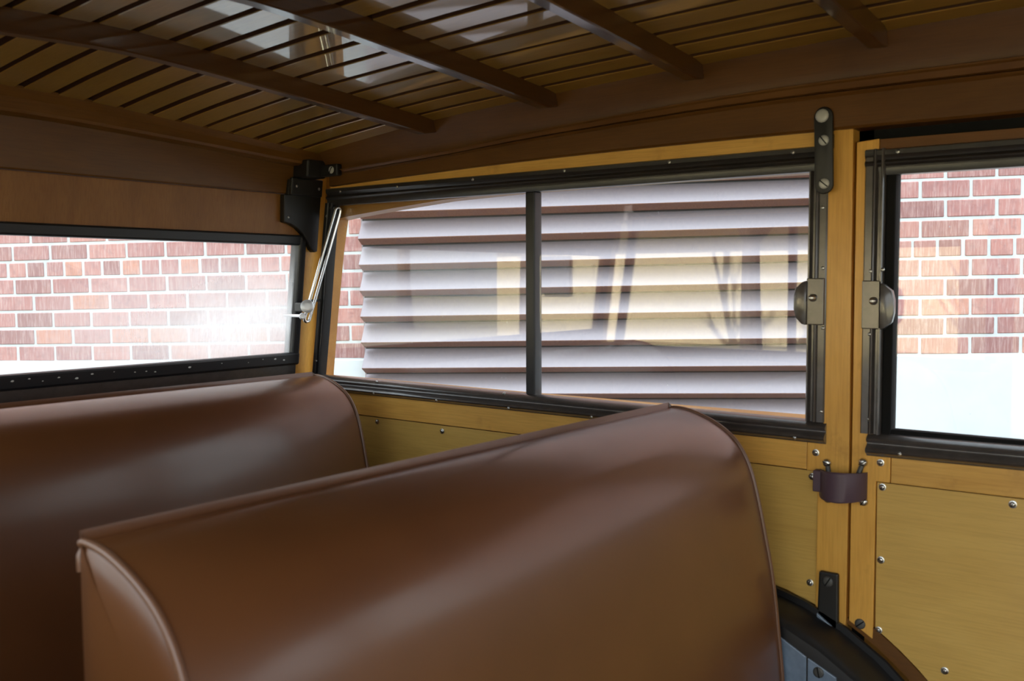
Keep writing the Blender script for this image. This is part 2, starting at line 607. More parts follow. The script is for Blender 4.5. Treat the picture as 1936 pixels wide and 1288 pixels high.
nrow = 68
for row in range(nrow):
    zc = PL + (row + 0.5) * BH
    header = row % 6 == 5
    pitch = BL / 2 if header else BL
    off = 0.124 + (0.0 if row % 2 == 0 else BL / 2) + (0.03 if header else 0)
    k0 = int(-9 / pitch) - 1
    k1 = int(12 / pitch) + 1
    for k in range(k0, k1):
        s0 = off + k * pitch
        sc = s0 + pitch / 2
        if s0 < -8.9 or s0 > 11.8: continue
        a, b2 = s0 + JT / 2, s0 + pitch - JT / 2
        if zc < 2.35:          # cut at the louvre opening
            if a > LV0 - 0.004 and b2 < LV1 + 0.004: continue
            if a < LV0 < b2: b2 = LV0
            if a < LV1 < b2: a = LV1
            if b2 - a < 0.02: continue
        seen = zc < 2.10 and (-0.62 < sc < 0.44 or (2.5 < sc < 2.96) or (2.96 < sc < 4.70 and zc < 1.90)) 
        if seen and n_single < 300:
            o = bpy.data.objects.new('brick', brick_mesh(b2 - a))
            COL.objects.link(o)
            o.parent = bld
            o.location = ((a + b2) / 2 + random.uniform(-.0015, .0015), random.uniform(-0.001, 0.0015), zc + random.uniform(-.0015, .0015))
            o.rotation_euler = (random.uniform(-.01, .01), random.uniform(-.006, .006), random.uniform(-.006, .006))
            n_single += 1
        else:
            dy = random.uniform(-0.001, 0.0015)
            q = len(mv)
            for yy in (-0.03, dy):
                for xx, zz in ((a, zc - (BH - JT) / 2), (b2, zc - (BH - JT) / 2), (b2, zc + (BH - JT) / 2), (a, zc + (BH - JT) / 2)):
                    mv.append((xx, yy, zz))
            mf += [(q + 7, q + 6, q + 5, q + 4), (q, q + 4, q + 5, q + 1), (q + 1, q + 5, q + 6, q + 2), (q + 2, q + 6, q + 7, q + 3), (q + 3, q + 7, q + 4, q)]
many = bpy.data.meshes.new('brick_field')
many.from_pydata(mv, [], mf)
many.materials.append(M['brick_many'])
tag(bput('brick_field', many, None), kind='stuff')

# metal louvre set in the wall
lv_loc = bld.matrix_basis @ Vector(((LV0 + LV1) / 2, 0, 0.9))
lv = empty('louvre_vent', (0, 0, 0), 'wide brown metal louvre with rust-streaked blades in the brick wall', 'louvre')
lv.location = (4.285, 0.921, 0.0)
lv.rotation_euler = (0, TILT, ANG)
LP = 0.1165


def lput(name, bm, mat):
    return put(name, bm, mat, lv, local=True)


prof = [(-0.002, 0.0835), (0.064, 0.0045), (0.067, 0.001), (0.0660, -0.002), (0.014, -0.0255), (0.011, -0.0240), (0.060, 0.001), (-0.006, 0.0810)]
zl = 0.28
sl_b = bm_prism([Vector((LV0, y + 0.014, z)) for y, z in prof], (LV1 - LV0, 0, 0))
me0 = None
for i in range(17):
    z = 1.900 - 0.1165 * (i - 0) + 0.1165 * 3 - 0.0
    if z < 0.35: break
    if me0 is None:
        o = lput('blade', sl_b, 'louvre'); me0 = o.data; c0 = o.location.copy()
        me0.materials.append(M['rust'])
        for p in me0.polygons:          # the folded-under lip is rusty
            if p.normal.z < -0.3 and p.normal.y > 0.2:
                p.material_index = 1
    else:
        o = bpy.data.objects.new('blade', me0); COL.objects.link(o); o.parent = lv
    o.location = c0 + Vector((0, 0, z))
zt = 1.900 + 0.1165 * 3 + 0.1
lput('gap_shade_panel', bm_box(LV0, LV1, -0.03, 0.009, 0.35, zt), 'fender')  # black sheet added to draw the shade lines between blades
lput('jamb', bm_box(LV0 - 0.006, LV0, -0.03, 0.012, 0.35, zt), 'louvre')
lput('jamb', bm_box(LV1, LV1 + 0.006, -0.03, 0.012, 0.35, zt), 'louvre')

# ================================================================== CAR BODY
XR = 1.50          # inner face of the right-hand side wall
XL = 0.16          # inner face of the left-hand side wall
XC = 0.5 * (XR + XL)
CR = 0.78          # crown line of the roof


def z_roof(x, y):
    """underside of the roof bows"""
    d = abs(x - CR)
    z = 1.930 - 0.025 * y * y - 0.072 * (math.sqrt(d * d + 0.096 ** 2) - 0.096)
    if y > 1.2:
        z -= 0.055 * (y - 1.2) ** 2
    return z


RIB_H = 0.031
# ---- floor
fl = box('floor', XL - 0.05, XR + 0.07, -1.75, 1.90, 0.46, 0.50, 'floor', None, 0.002)
tag(fl, 'dark mat covered car floor under the bench seats', 'floor', kind='structure')

# ---- ceiling: canvas skin, slats, bows
ceil = empty('ceiling', (XC, 0.1, 1.95), 'varnished wooden slat roof lining on curved cross bows', 'ceiling', kind='structure')
YS = [-1.70 + 0.2 * k for k in range(13)] + [0.9 + 0.08 * k for k in range(11)]
YS = sorted(set(round(v, 3) for v in YS))
rings = []
for y in YS:
    rings.append([Vector((x, y, z_roof(x, y) + RIB_H + 0.0125)) for x in [XL - 0.06 + (XR - XL + 0.12) * k / 14 for k in range(15)]]
                 + [Vector((x, y, z_roof(x, y) + RIB_H + 0.03)) for x in [XR + 0.06 - (XR - XL + 0.12) * k / 14 for k in range(15)]])
put('roof_canvas', bm_loft(rings), 'canvas', ceil, smooth=60)
SP = 0.061
gaps = [0.801 + SP * k for k in range(-11, 12)]
for a, b2 in zip(gaps, gaps[1:]):
    gw = random.uniform(0.0115, 0.0150)
    xa, xb = max(a + gw / 2, XL - 0.03), min(b2 - gw / 2, XR + 0.02)
    if xb - xa < 0.012: continue
    rings = []
    wob = random.uniform(0, 6)
    for y in YS:
        ww = 0.0007 * math.sin(y * 3 + wob)
        dz = RIB_H + random.uniform(-0.0004, 0.0004)
        za, zb = z_roof(xa, y) + dz, z_roof(xb, y) + dz
        e = 0.0012
        rings.append([Vector((xa + e + ww, y, za)), Vector((xb - e + ww, y, zb)), Vector((xb + ww, y, zb + e)), Vector((xb + ww, y, zb + 0.012)), Vector((xa + ww, y, za + 0.012)), Vector((xa + ww, y, za + e))])
    sl = put('slat', bm_loft(rings), 'slat', ceil, smooth=30)
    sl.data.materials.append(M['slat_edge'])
    for p in sl.data.polygons:          # brown edges darkened so the gaps look shaded
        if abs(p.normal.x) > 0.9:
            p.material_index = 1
RIBS = [1.325, 1.025, 0.732, 0.438, 0.145, -0.15, -0.445, -0.74, -1.04, -1.34]
RW = 0.023
XE0, XE1 = XL + 0.022, XR - 0.022
for yr in RIBS:
    rings = []
    xs = [XE0 + (XE1 - XE0) * k / 28 for k in range(29)]
    for x in xs:
        dend = min(x - XE0, XE1 - x)
        up = 0.012 * max(0, 1 - dend / 0.03) ** 2
        pin = 0.006 * max(0, 1 - dend / 0.02)
        z = z_roof(x, yr - RW / 2) + up
        zt_ = z_roof(x, yr - RW / 2) + RIB_H + 0.002
        c = 0.002
        y1, y0 = yr - pin, yr - RW + pin
        rings.append([Vector((x, y0, zt_)), Vector((x, y0, z + 0.002)), Vector((x, y0 + 0.002, z)), Vector((x, y1 - c, z)), Vector((x, y1, z + c * 0.75)), Vector((x, y1, zt_))])
    put('roof_bow', bm_loft(rings), 'bow', ceil, smooth=25)

# ---- right side wall
wr = empty('wall_right', (XR + 0.03, 0.6, 0.5), 'varnished wooden side wall of the car with posts, sill board and roof rail', 'wall', kind='structure')
up_t = [(-1.7, 1.850), (0.245, 1.853), (0.41, 1.8537), (0.573, 1.853), (0.76, 1.848), (1.096, 1.8305), (1.30, 1.815), (1.60, 1.800), (1.72, 1.792)]
lo_t = [(-1.7, 1.780), (0.245, 1.7803), (0.48, 1.7820), (0.76, 1.7835), (1.096, 1.781), (1.36, 1.775), (1.63, 1.7667), (1.72, 1.763)]
YW = [-1.7, -1.2, -0.7, -0.3, 0.0] + [0.15 + 0.075 * k for k in range(21)]


def side_rail(side):
    sx = 1 if side > 0 else -1
    X0 = XR if side > 0 else XL
    rings1, rings2, rings3 = [], [], []
    for y in YW:
        lo, up = smooth_lerp(lo_t, y), smooth_lerp(up_t, y)
        h = up - lo
        p1 = [(0.05, 0.0), (-0.008, 0.0), (-0.012, 0.05), (-0.012, 0.70), (-0.016, 0.735), (-0.018, 0.775), (-0.013, 0.80), (0.05, 0.80)]
        p2 = [(0.05, 0.802), (-0.011, 0.802), (-0.018, 0.83), (-0.022, 0.95), (-0.026, 0.985), (-0.026, 1.02), (-0.02, 1.045), (0.05, 1.045)]
        rings1.append([Vector((X0 + sx * dx, y, lo + t * h)) for dx, t in p1])
        rings2.append([Vector((X0 + sx * dx, y, lo + t * h)) for dx, t in p2])
        zt2 = z_roof(X0 - sx * 0.04, y) + RIB_H + 0.004
        zb = lo + 1.047 * h
        rings3.append([Vector((X0 + sx * 0.05, y, zb)), Vector((X0 - sx * 0.018, y, zb)), Vector((X0 - sx * 0.020, y, zb + 0.25 * (zt2 - zb))),
                       Vector((X0 - sx * 0.036, y, zb + 0.72 * (zt2 - zb))), Vector((X0 - sx * 0.042, y, zt2)), Vector((X0 + sx * 0.05, y, zt2))])
    return rings1, rings2, rings3


r1, r2_, r3 = side_rail(1)
put('roof_rail', bm_loft(r1), 'rail_y', wr, smooth=25)
put('rail_moulding', bm_loft(r2_), 'rail_y', wr, smooth=25)
put('roof_rail_upper', bm_loft(r3), 'rail_y', wr, smooth=25)
# plywood strip between roof rail and window frame
put('header_strip', bm_prism([(XR, y, z) for y, z in ((0.516, 1.745), (0.516, 1.786), (1.10, 1.784), (1.40, 1.778), (1.66, 1.770), (1.66, 1.745))], (0.03, 0, 0)), 'maple_y', wr)
# sill board and lower panel
sill = put('sill_board', bm_prism([(XR + 0.001, y, z) for y, z in ((0.5425, 1.2445), (0.5425, 1.305), (1.735, 1.318), (1.745, 1.2485))], (0.03, 0, 0), 0.0012), 'maple_y', wr)
ARC = (0.69, 0.60, 0.455)


def arc_z(y, r):
    d = y - ARC[0]
    return ARC[1] + math.sqrt(max(r * r - d * d, 0.0))


pp = [(0.5245, 1.2425), (1.745, 1.2465), (1.76, 0.60)] + [(1.14, 0.60)]
pp += [(ARC[0] + ARC[2] * math.cos(t), ARC[1] + ARC[2] * math.sin(t)) for t in [R(5 + (111.5 - 5) * k / 16) for k in range(17)]]
panel = put('lower_panel', bm_prism([(XR + 0.004, y, z) for y, z in pp], (0.012, 0, 0)), 'ply', wr)
for y, z in ((1.5214, 1.2362), (1.3278, 1.2329), (1.1277, 1.2346), (0.93, 1.234), (0.74, 1.233), (0.534, 1.2333), (0.5345, 1.0588)):
    screw('wood', (XR + 0.004, y, z), panel)
# post between quarter window and door
pz = [(0.4775, 1.79), (0.516, 1.79), (0.516, 1.305), (0.5415, 1.305), (0.5415, 1.2435), (0.5235, 1.2435), (0.5235, 1.015), (0.50, 0.99), (0.4745, 0.965), (0.4745, 1.30)]
post = put('post', bm_prism([(XR - 0.001, y, z) for y, z in pz], (0.055, 0, 0), 0.0012), 'maple_z', wr)
screw('wood', (XR - 0.001, 0.5269, 1.2737), post)
# outer frame beyond the glass: arched header, raked rear upright, sill
outh = [(0.47, 1.80), (0.47, 1.724), (0.8, 1.7285), (1.154, 1.7277), (1.35, 1.7225), (1.51, 1.711), (1.63, 1.701), (1.681, 1.6955), (1.76, 1.69), (1.74, 1.80)]
put('outer_header', bm_prism([(XR + 0.034, y, z) for y, z in outh], (0.045, 0, 0)), 'outer', wr)
put('outer_upright', bm_prism([(XR + 0.034, y, z) for y, z in ((1.684, 1.705), (1.701, 1.6284), (1.7267, 1.4645), (1.7446, 1.33), (1.755, 1.20), (1.86, 1.20), (1.86, 1.33), (1.80, 1.705))], (0.045, 0, 0)), 'outer', wr)
put('outer_sill', bm_prism([(XR + 0.032, y, z) for y, z in ((0.47, 1.3225), (0.84, 1.3205), (1.155, 1.3205), (1.70, 1.3225), (1.76, 1.3225), (1.76, 1.22), (0.47, 1.22))], (0.050, 0, 0)), 'outer', wr)
box('outer_skin', XR + 0.032, XR + 0.045, -1.7, 1.80, 0.46, 1.24, 'outer', wr, 0)

# ---- quarter window (right)
win1 = empty('window_1', (XR + 0.01, 1.1, 1.29), 'long two-pane quarter window in a dark ribbed metal frame', 'window', kind='structure')


def rail_profile_sweep(name, pts_yz0, pts_yz1, prof, mat, parent, steps=2, sx=1, X0=XR):
    """sweep a profile (dx, dz) between two end points (y, z)"""
    rings = []
    for k in range(steps):
        t = k / (steps - 1)
        y = pts_yz0[0] + (pts_yz1[0] - pts_yz0[0]) * t
        z = pts_yz0[1] + (pts_yz1[1] - pts_yz0[1]) * t
        rings.append([Vector((X0 + sx * dx, y, z + dz)) for dx, dz in prof])
    return put(name, bm_loft(rings), mat, parent, smooth=35)


def bead(c, h, d, n=7):
    """points of a rounded bead standing d proud, centred on height c, h tall"""
    return [(-d * math.sin(math.pi * k / (n - 1)), c - h / 2 + h * k / (n - 1)) for k in range(n)]


sill_prof = [(0.016, 0.0), (-0.004, 0.0), (-0.006, 0.002)] + [(a - 0.006, b) for a, b in bead(0.0095, 0.014, 0.008)] + [(-0.005, 0.0175), (-0.004, 0.019)] + [(a - 0.004, b) for a, b in bead(0.0255, 0.010, 0.005)] + [(-0.002, 0.032), (0.003, 0.035), (0.016, 0.035)]
sr = rail_profile_sweep('sill_rail', (0.5105, 1.2895), (1.716, 1.2965), sill_prof, 'frame', win1, 6)
top_prof = [(0.016, 0.0), (-0.001, 0.0), (-0.003, 0.008), (-0.003, 0.012)] + [(a - 0.003, b) for a, b in bead(0.018, 0.010, 0.004)] + [(-0.004, 0.026), (-0.007, 0.030), (-0.007, 0.037), (-0.002, 0.039), (0.016, 0.039)]
tr_ = rail_profile_sweep('top_rail', (0.516, 1.7215), (1.668, 1.7235), top_prof, 'frame_dark', win1, 6)
for y, z in ((1.4422, 1.7525), (1.2315, 1.7545), (1.0091, 1.7560), (0.7899, 1.7550), (0.5701, 1.7535), (1.62, 1.753)):
    screw('small', (XR - 0.0065, y, z), tr_)
for y, z in ((1.5153, 1.3025), (1.3286, 1.3), (1.138, 1.2985), (0.9446, 1.2975), (0.75, 1.2970), (0.5576, 1.2963)):
    screw('small', (XR - 0.0125, y, z), sr)
for y, z in ((1.5116, 1.3277), (1.1539, 1.3262)):
    screw('small', (XR - 0.006, y, z), sr)
# front stile with its ridge, and the raked rear stile
stile_prof = [(0.016, 0.0), (-0.002, 0.0), (-0.004, 0.002), (-0.004, 0.012)] + [(a - 0.003, b) for a, b in bead(0.0155, 0.006, 0.005)] + [(-0.001, 0.020), (-0.001, 0.023), (-0.008, 0.026), (-0.008, 0.028), (-0.004, 0.030), (0.016, 0.030)]
rings = [[Vector((XR + dx, 0.5142 + dy, z)) for dx, dy in stile_prof] for z in (1.3235, 1.45, 1.6, 1.722)]
st = put('front_stile', bm_loft(rings), 'frame', win1, smooth=35)
for y, z in ((0.5217, 1.6637), (0.5200, 1.5689), (0.5184, 1.4744), (0.5186, 1.3409)):
    screw('small', (XR - 0.003, y, z), st)
rings = []
for z, y in ((1.322, 1.703), (1.45, 1.6845), (1.6, 1.6655), (1.73, 1.647)):
    rings.append([Vector((XR + dx, y + (0.030 - dy) * 0.95, z)) for dx, dy in stile_prof])
rs = put('rear_stile', bm_loft(rings), 'frame_black', win1, smooth=35)
screw('small', (XR - 0.005, 1.711, 1.365), rs)
screw('small', (XR - 0.005, 1.668, 1.700), rs)
# divider bar on the glass
put('divider_bar', bm_box(XR + 0.004, XR + 0.030, 1.0868, 1.1088, 1.318, 1.724, 0.003), 'frame_black', win1)
# panes, raked at the rear end
put('glass_pane', bm_prism([(XR + 0.014, y, z) for y, z in ((0.53, 1.312), (0.53, 1.735), (1.097, 1.735), (1.097, 1.312))], (0.004, 0, 0)), 'glass', win1)
put('glass_pane', bm_prism([(XR + 0.020, y, z) for y, z in ((1.094, 1.312), (1.094, 1.735), (1.66, 1.735), (1.72, 1.312))], (0.004, 0, 0)), 'glass', win1)
# sliding-pane latch: plate, finger tab, stud


def latch(parent, yc, zc, sgn, plate_y0, plate_y1):
    la = put('latch', bm_prism([(XR - 0.009, y, z) for y, z in ((plate_y0, zc - 0.037), (plate_y1, zc - 0.037), (plate_y1, zc + 0.037), (plate_y0, zc + 0.037))], (0.007, 0, 0), 0.0015), 'frame', parent)
    e = plate_y1 if sgn > 0 else plate_y0
    tab = [(e - sgn * 0.002, zc + 0.034), (e + sgn * 0.006, zc + 0.031), (e + sgn * 0.016, zc + 0.022), (e + sgn * 0.0195, zc + 0.008), (e + sgn * 0.0195, zc - 0.012), (e + sgn * 0.016, zc - 0.026), (e + sgn * 0.006, zc - 0.036), (e - sgn * 0.002, zc - 0.038)]
    put('finger_tab', bm_prism([(XR - 0.014, y, z) for y, z in tab], (0.012, 0, 0), 0.003), 'frame', la, smooth=40)
    screw('stud', (XR - 0.009, yc, zc + 0.006), la, 0, name='stud')
    return la


latch(win1, 0.5328, 1.516, 1, 0.516, 0.544)

# ---- back wall, raked forward at the top: plane y = 1.7378 - 0.126 (z - 1.55)
RK = 0.126


def yb(z, d=0.0):
    return 1.7378 - RK * (z - 1.55) - d


wb = empty('wall_back', (XC, 1.86, 0.5), 'varnished wooden tail end of the car above and around the rear window', 'wall', kind='structure')


def slab(name, x0, x1, z0, z1, d, th, mat, parent, bevel=0.0015):
    """board lying on the raked rear plane, its face d in front of the plane"""
    b = bm_box(x0, x1, 0, th, z0, z1, bevel)
    for v in b.verts:
        v.co.y += yb(v.co.z, d)
    return put(name, b, mat, parent)


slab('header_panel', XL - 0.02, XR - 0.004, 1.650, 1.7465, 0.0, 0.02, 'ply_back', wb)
slab('header_board', XL - 0.02, XR - 0.002, 1.7475, 1.840, 0.006, 0.03, 'rail_x', wb, 0.003)
rings = []
for k in range(25):
    x = XL - 0.02 + (XR - 0.02 - XL + 0.04) * k / 24
    d = abs(x - CR)
    zl_ = 1.838 - 0.055 * (math.sqrt(d * d + 0.15 ** 2) - 0.15)
    zt3 = z_roof(x, 1.66) + RIB_H + 0.004
    yf = 1.668
    rings.append([Vector((x, yf + 0.012, zl_)), Vector((x, yf + 0.002, zl_ + 0.003)), Vector((x, yf, zl_ + 0.008)), Vector((x, yf + 0.002, zl_ + 0.6 * (zt3 - zl_))),
                  Vector((x, yf - 0.012, zt3 - 0.004)), Vector((x, yf - 0.012, zt3)), Vector((x, 1.76, zt3)), Vector((x, 1.76, zl_))])
put('rear_bow', bm_loft(rings), 'rail_x', wb, smooth=25)
slab('corner_post', 1.476, XR + 0.006, 0.90, 1.75, 0.0, 0.012, 'maple_z', wb, 0.002)
slab('corner_filler', XR + 0.001, XR + 0.033, 0.90, 1.86, -0.001, 0.05, 'maple_z', wb, 0)
slab('corner_post', XL - 0.006, XL + 0.026, 0.90, 1.75, 0.0, 0.05, 'maple_z', wb, 0.002)
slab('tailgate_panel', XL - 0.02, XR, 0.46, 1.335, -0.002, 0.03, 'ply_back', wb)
slab('lower_strip', XL + 0.03, 1.472, 1.325, 1.357, 0.006, 0.02, 'frame', wb)

# ---- rear window
win2 = empty('window_2', (XC, 1.75, 1.35), 'wide rear window in a black frame with chipped lower edge', 'window', kind='structure')
WX0, WX1 = 0.20, 1.478
slab('frame_top', WX0, WX1, 1.6335, 1.657, 0.008, 0.022, 'frame_black', win2, 0.004)
fb = slab('frame_bottom', WX0, WX1, 1.355, 1.3845, 0.012, 0.026, 'frame_black', win2, 0.005)
slab('frame_side', WX1 - 0.020, WX1, 1.355, 1.655, 0.010, 0.036, 'frame_black', win2, 0.005)
slab('frame_side', WX0, WX0 + 0.020, 1.355, 1.655, 0.010, 0.022, 'frame_black', win2, 0.005)
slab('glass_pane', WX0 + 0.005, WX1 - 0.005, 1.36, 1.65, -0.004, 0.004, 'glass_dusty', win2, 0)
M['chip'] = plain('chipped_paint_putty', (0.55, 0.55, 0.52), 0.7)
for k in range(16):
    x = [0.815, 0.845, 0.87, 0.935, 0.965, 1.01, 1.055, 1.08, 1.10, 1.18, 1.26, 1.33, 1.37, 1.405, 1.43, 0.9][k]
    s = random.uniform(0.0012, 0.0030)
    z = 1.371 + random.uniform(-0.004, 0.004)
    b = bmesh.new()
    bmesh.ops.create_icosphere(b, subdivisions=1, radius=s)
    for v in b.verts:
        v.co = Vector((x + v.co.x * random.uniform(1, 1.8), yb(z, 0.0121) + v.co.y * 0.5, z + v.co.z * 0.8))
    put('paint_chip', b, 'chip', fb)

# ---- right door
door = empty('door_1', (XR + 0.01, -0.05, 0.5), 'wooden rear door with yellow plywood panel and metal framed window', 'door', kind='structure')
YD0 = -0.62
ds = [(0.4720, 1.7615), (0.4385, 1.7640), (0.4385, 1.30), (0.4120, 1.30), (0.4120, 1.2385), (0.4330, 1.2385)] + \
     [(0.4330, 0.999)] + [(0.4335, arc_z(0.4335, 0.466)), (0.4530, arc_z(0.4530, 0.466)), (0.4700, arc_z(0.4700, 0.466))]
stile = put('stile', bm_prism([(XR, y, z) for y, z in ds], (0.04, 0, 0), 0.0012), 'maple_z', door)
put('top_rail', bm_prism([(XR + 0.003, y, z) for y, z in ((0.4375, 1.7632), (YD0, 1.7530), (YD0, 1.74), (0.4375, 1.74))], (0.035, 0, 0)), 'rail_y', door)
put('belt_rail', bm_prism([(XR + 0.001, y, z) for y, z in ((0.4112, 1.2385), (0.4112, 1.30), (YD0, 1.31), (YD0, 1.243))], (0.035, 0, 0), 0.0012), 'maple_y', door)
pts = [(0.4318, 1.2368), (YD0, 1.2412), (YD0, 0.52), (0.24, 0.52)] + [(ARC[0] + 0.482 * math.cos(R(a)), ARC[1] + 0.482 * math.sin(R(a))) for a in (190, 175, 165, 155, 148, 142, 137, 132, 128, 125, 122.6)]
dp = put('door_panel', bm_prism([(XR + 0.004, y, z) for y, z in pts], (0.012, 0, 0)), 'ply', door)
arc_b = [(ARC[0] + r_ * math.cos(R(a)), ARC[1] + r_ * math.sin(R(a))) for r_, rng in ((0.4575, range(117, 190, 4)), (0.4655, range(189, 116, -4))) for a in rng]
put('curved_edge', bm_prism([(XR + 0.006, y, z) for y, z in arc_b], (0.03, 0, 0)), 'rail_y', door)
arc_in = [(ARC[0] + 0.467 * math.cos(R(a)), ARC[1] + 0.467 * math.sin(R(a))) for a in range(122, 190, 4)]
arc_out = [(ARC[0] + 0.481 * math.cos(R(a)), ARC[1] + 0.481 * math.sin(R(a))) for a in range(122, 190, 4)]
put('curved_rail', bm_prism([(XR + 0.002, y, z) for y, z in [p for p in arc_in] + list(reversed(arc_out))], (0.03, 0, 0)), 'rail_y', door)
for y, z in ((0.4263, 1.2688), (0.4239, 1.2304), (0.4239, 1.1159), (0.4249, 1.0044), (0.243, 1.2287), (0.3277, 0.9638), (0.05, 1.228)):
    screw('wood', (XR + (0.0 if z > 1.25 else 0.004), y, z), dp if z < 1.25 else stile)
screw('plug', (XR, 0.4525, 1.0092), stile)
dwin = put('window_stile', bm_loft([[Vector((XR - 0.001 + dx, 0.4573 - dy, z)) for dx, dy in stile_prof] for z in (1.3125, 1.5, 1.748)]), 'frame', door, smooth=35)
for y, z in ((0.4457, 1.5633), (0.4453, 1.4666), (0.4435, 1.3347)):
    screw('small', (XR - 0.004, y, z), dwin)
screw('small', (XR - 0.007, 0.4275, 1.5655), dwin)
put('glass_channel', bm_box(XR + 0.002, XR + 0.030, 0.4130, 0.4275, 1.30, 1.74, 0.002), 'rubber', door)
dtop = rail_profile_sweep('window_top_rail', (0.4573, 1.7085), (YD0, 1.7045), top_prof, 'frame_dark', door, 3)
screw('small', (XR - 0.0065, 0.4089, 1.7410), dtop)
dbot = rail_profile_sweep('window_sill_rail', (0.4464, 1.2785), (YD0, 1.2870), sill_prof, 'frame', door, 3)
put('glass_bead', bm_box(XR + 0.006, XR + 0.024, YD0, 0.43, 1.3125, 1.321, 0.001), 'rubber', door)
screw('small', (XR - 0.0125, 0.395, 1.2875), dbot)
put('glass_pane', bm_box(XR + 0.014, XR + 0.018, YD0, 0.422, 1.31, 1.73, 0), 'glass', door)
latch(door, 0.4392, 1.512, -1, 0.4275, 0.4572)
box('front_stile', XR, XR + 0.04, YD0 - 0.05, YD0, 0.52, 1.76, 'maple_z', door)

# dark gap and seals round the door; floor side sill
b = bm_box(XR + 0.030, XR + 0.036, 0.455, 0.482, 0.95, 1.785)
bm_box(XR + 0.030, XR + 0.036, YD0 - 0.06, 0.482, 1.742, 1.785, 0, b)
bm_box(XR + 0.030, XR + 0.036, YD0 - 0.06, YD0 - 0.02, 0.55, 1.785, 0, b)
trim = put('trim_1', b, 'rubber')
tag(trim, 'black rubber seal in the gap around the wooden rear door', 'seal', kind='structure')
box('front_post', XR, XR + 0.05, YD0 - 0.14, YD0 - 0.055, 0.50, 1.80, 'maple_z', wr)
box('front_lower_panel', XR, XR + 0.03, -1.70, YD0 - 0.14, 0.50, 1.30, 'ply', wr)

# ================================================================== HARDWARE (things)
# strap hinge bracket on the post
hb = empty('hinge_bracket', (XR, 0.517, 1.684), 'dark upright hinge strap with three pale round screws at the roof rail', 'bracket')
prf = []
for a in range(0, 181, 20):
    prf.append((0.5185 + 0.0148 * math.cos(R(a)), 1.8035 + 0.0148 * math.sin(R(a))))
for a in range(180, 361, 20):
    prf.append((0.5160 + 0.0148 * math.cos(R(a)), 1.6985 + 0.0148 * math.sin(R(a))))
put('plate', bm_prism([(XR - 0.0185, y, z) for y, z in prf], (0.0065, 0, 0), 0.0025), 'bracket', hb, smooth=35)
put('spacer', bm_prism([(XR - 0.0125, 0.5165 + 0.011 * math.cos(R(a)), 1.6985 + 0.011 * math.sin(R(a))) for a in range(0, 360, 30)], (0.0117, 0, 0)), 'bracket', hb)
put('spacer', bm_box(XR - 0.0125, XR - 0.0007, 0.506, 0.528, 1.755, 1.777, 0.001), 'bracket', hb)
screw('bolt_l', (XR - 0.0185, 0.5200, 1.8042), hb, 0.3, name='bolt')
screw('bolt_m', (XR - 0.0185, 0.5168, 1.7663), hb, 0.9, name='bolt')
screw('bolt_m', (XR - 0.0185, 0.5150, 1.6996), hb, 0.7, name='bolt')

# rear corner bracket
cb = empty('corner_bracket', (1.45, 1.71, 1.63), 'black cast corner bracket joining rear header to side post', 'bracket')
pts = [(1.398, 1.745), (1.402, 1.684), (1.420, 1.681), (1.440, 1.673), (1.459, 1.660), (1.476, 1.642), (1.487, 1.624), (1.496, 1.618), (1.505, 1.620), (1.505, 1.780), (1.412, 1.780), (1.409, 1.745)]
put('plate', bm_prism([Vector((x, yb(z, 0.016), z)) for x, z in pts], (0, 0.0155, 0), 0.002), 'bracket', cb)
b = bm_box(1.409, 1.500, 0, 0.010, 1.744, 1.783, 0.003)
for v in b.verts: v.co.y += yb(v.co.z, 0.026)
put('boss', b, 'bracket', cb)
b = bm_box(1.426, 1.482, 0, 0.05, 1.783, 1.822, 0.004)
for v in b.verts: v.co.y += yb(v.co.z, 0.055)
put('upper_block', b, 'bracket', cb)
put('side_flange', bm_box(1.466, 1.4818, 1.600, 1.700, 1.786, 1.812, 0.003), 'bracket', cb)
screw('bolt_m', (1.466, 1.618, 1.799), cb, name='bolt')
for x, z in ((1.423, 1.764), (1.488, 1.762)):
    screw('small', (x, yb(z, 0.026), z), cb, face='y')
screw('small', (1.413, yb(1.695, 0.016), 1.695), cb, face='y')

# slotted chrome stay
stay = empty('window_stay', (1.44, 1.68, 1.455), 'slender slotted chrome stay arm with round thumb nut at the rear corner', 'stay arm')
T, Bt = Vector((1.5035, 1.640, 1.712)), Vector((1.4420, 1.680, 1.466))
ax = (T - Bt).normalized()
side = Vector((1, -0.1, 0)); side = (side - ax * side.dot(ax)).normalized()
nrm = ax.cross(side)
hw = 0.0072
loop = []
for a in range(0, 181, 30):
    loop.append(T + side * hw * math.cos(R(a)) + ax * hw * math.sin(R(a)))
for a in range(180, 361, 30):
    loop.append(Bt + side * hw * math.cos(R(a)) + ax * hw * math.sin(R(a)))
bmt = bm_tube(loop, 0.0036, 8, True)
put('slotted_arm', bmt, 'chrome', stay, smooth=60)


def disc(c, nr, rad, th, mat, parent, name, seg=24, bev=0.25):
    nr = Vector(nr).normalized()
    a = nr.orthogonal().normalized(); b = nr.cross(a)
    rings = []
    for r_, h in ((rad * 0.9, 0), (rad, th * bev), (rad, th * (1 - bev)), (rad * 0.75, th), (rad * 0.35, th * 1.02)):
        rings.append([Vector(c) + nr * h + (a * math.cos(2 * math.pi * k / seg) + b * math.sin(2 * math.pi * k / seg)) * r_ for k in range(seg)])
    return put(name, bm_loft(rings), mat, parent, smooth=40)


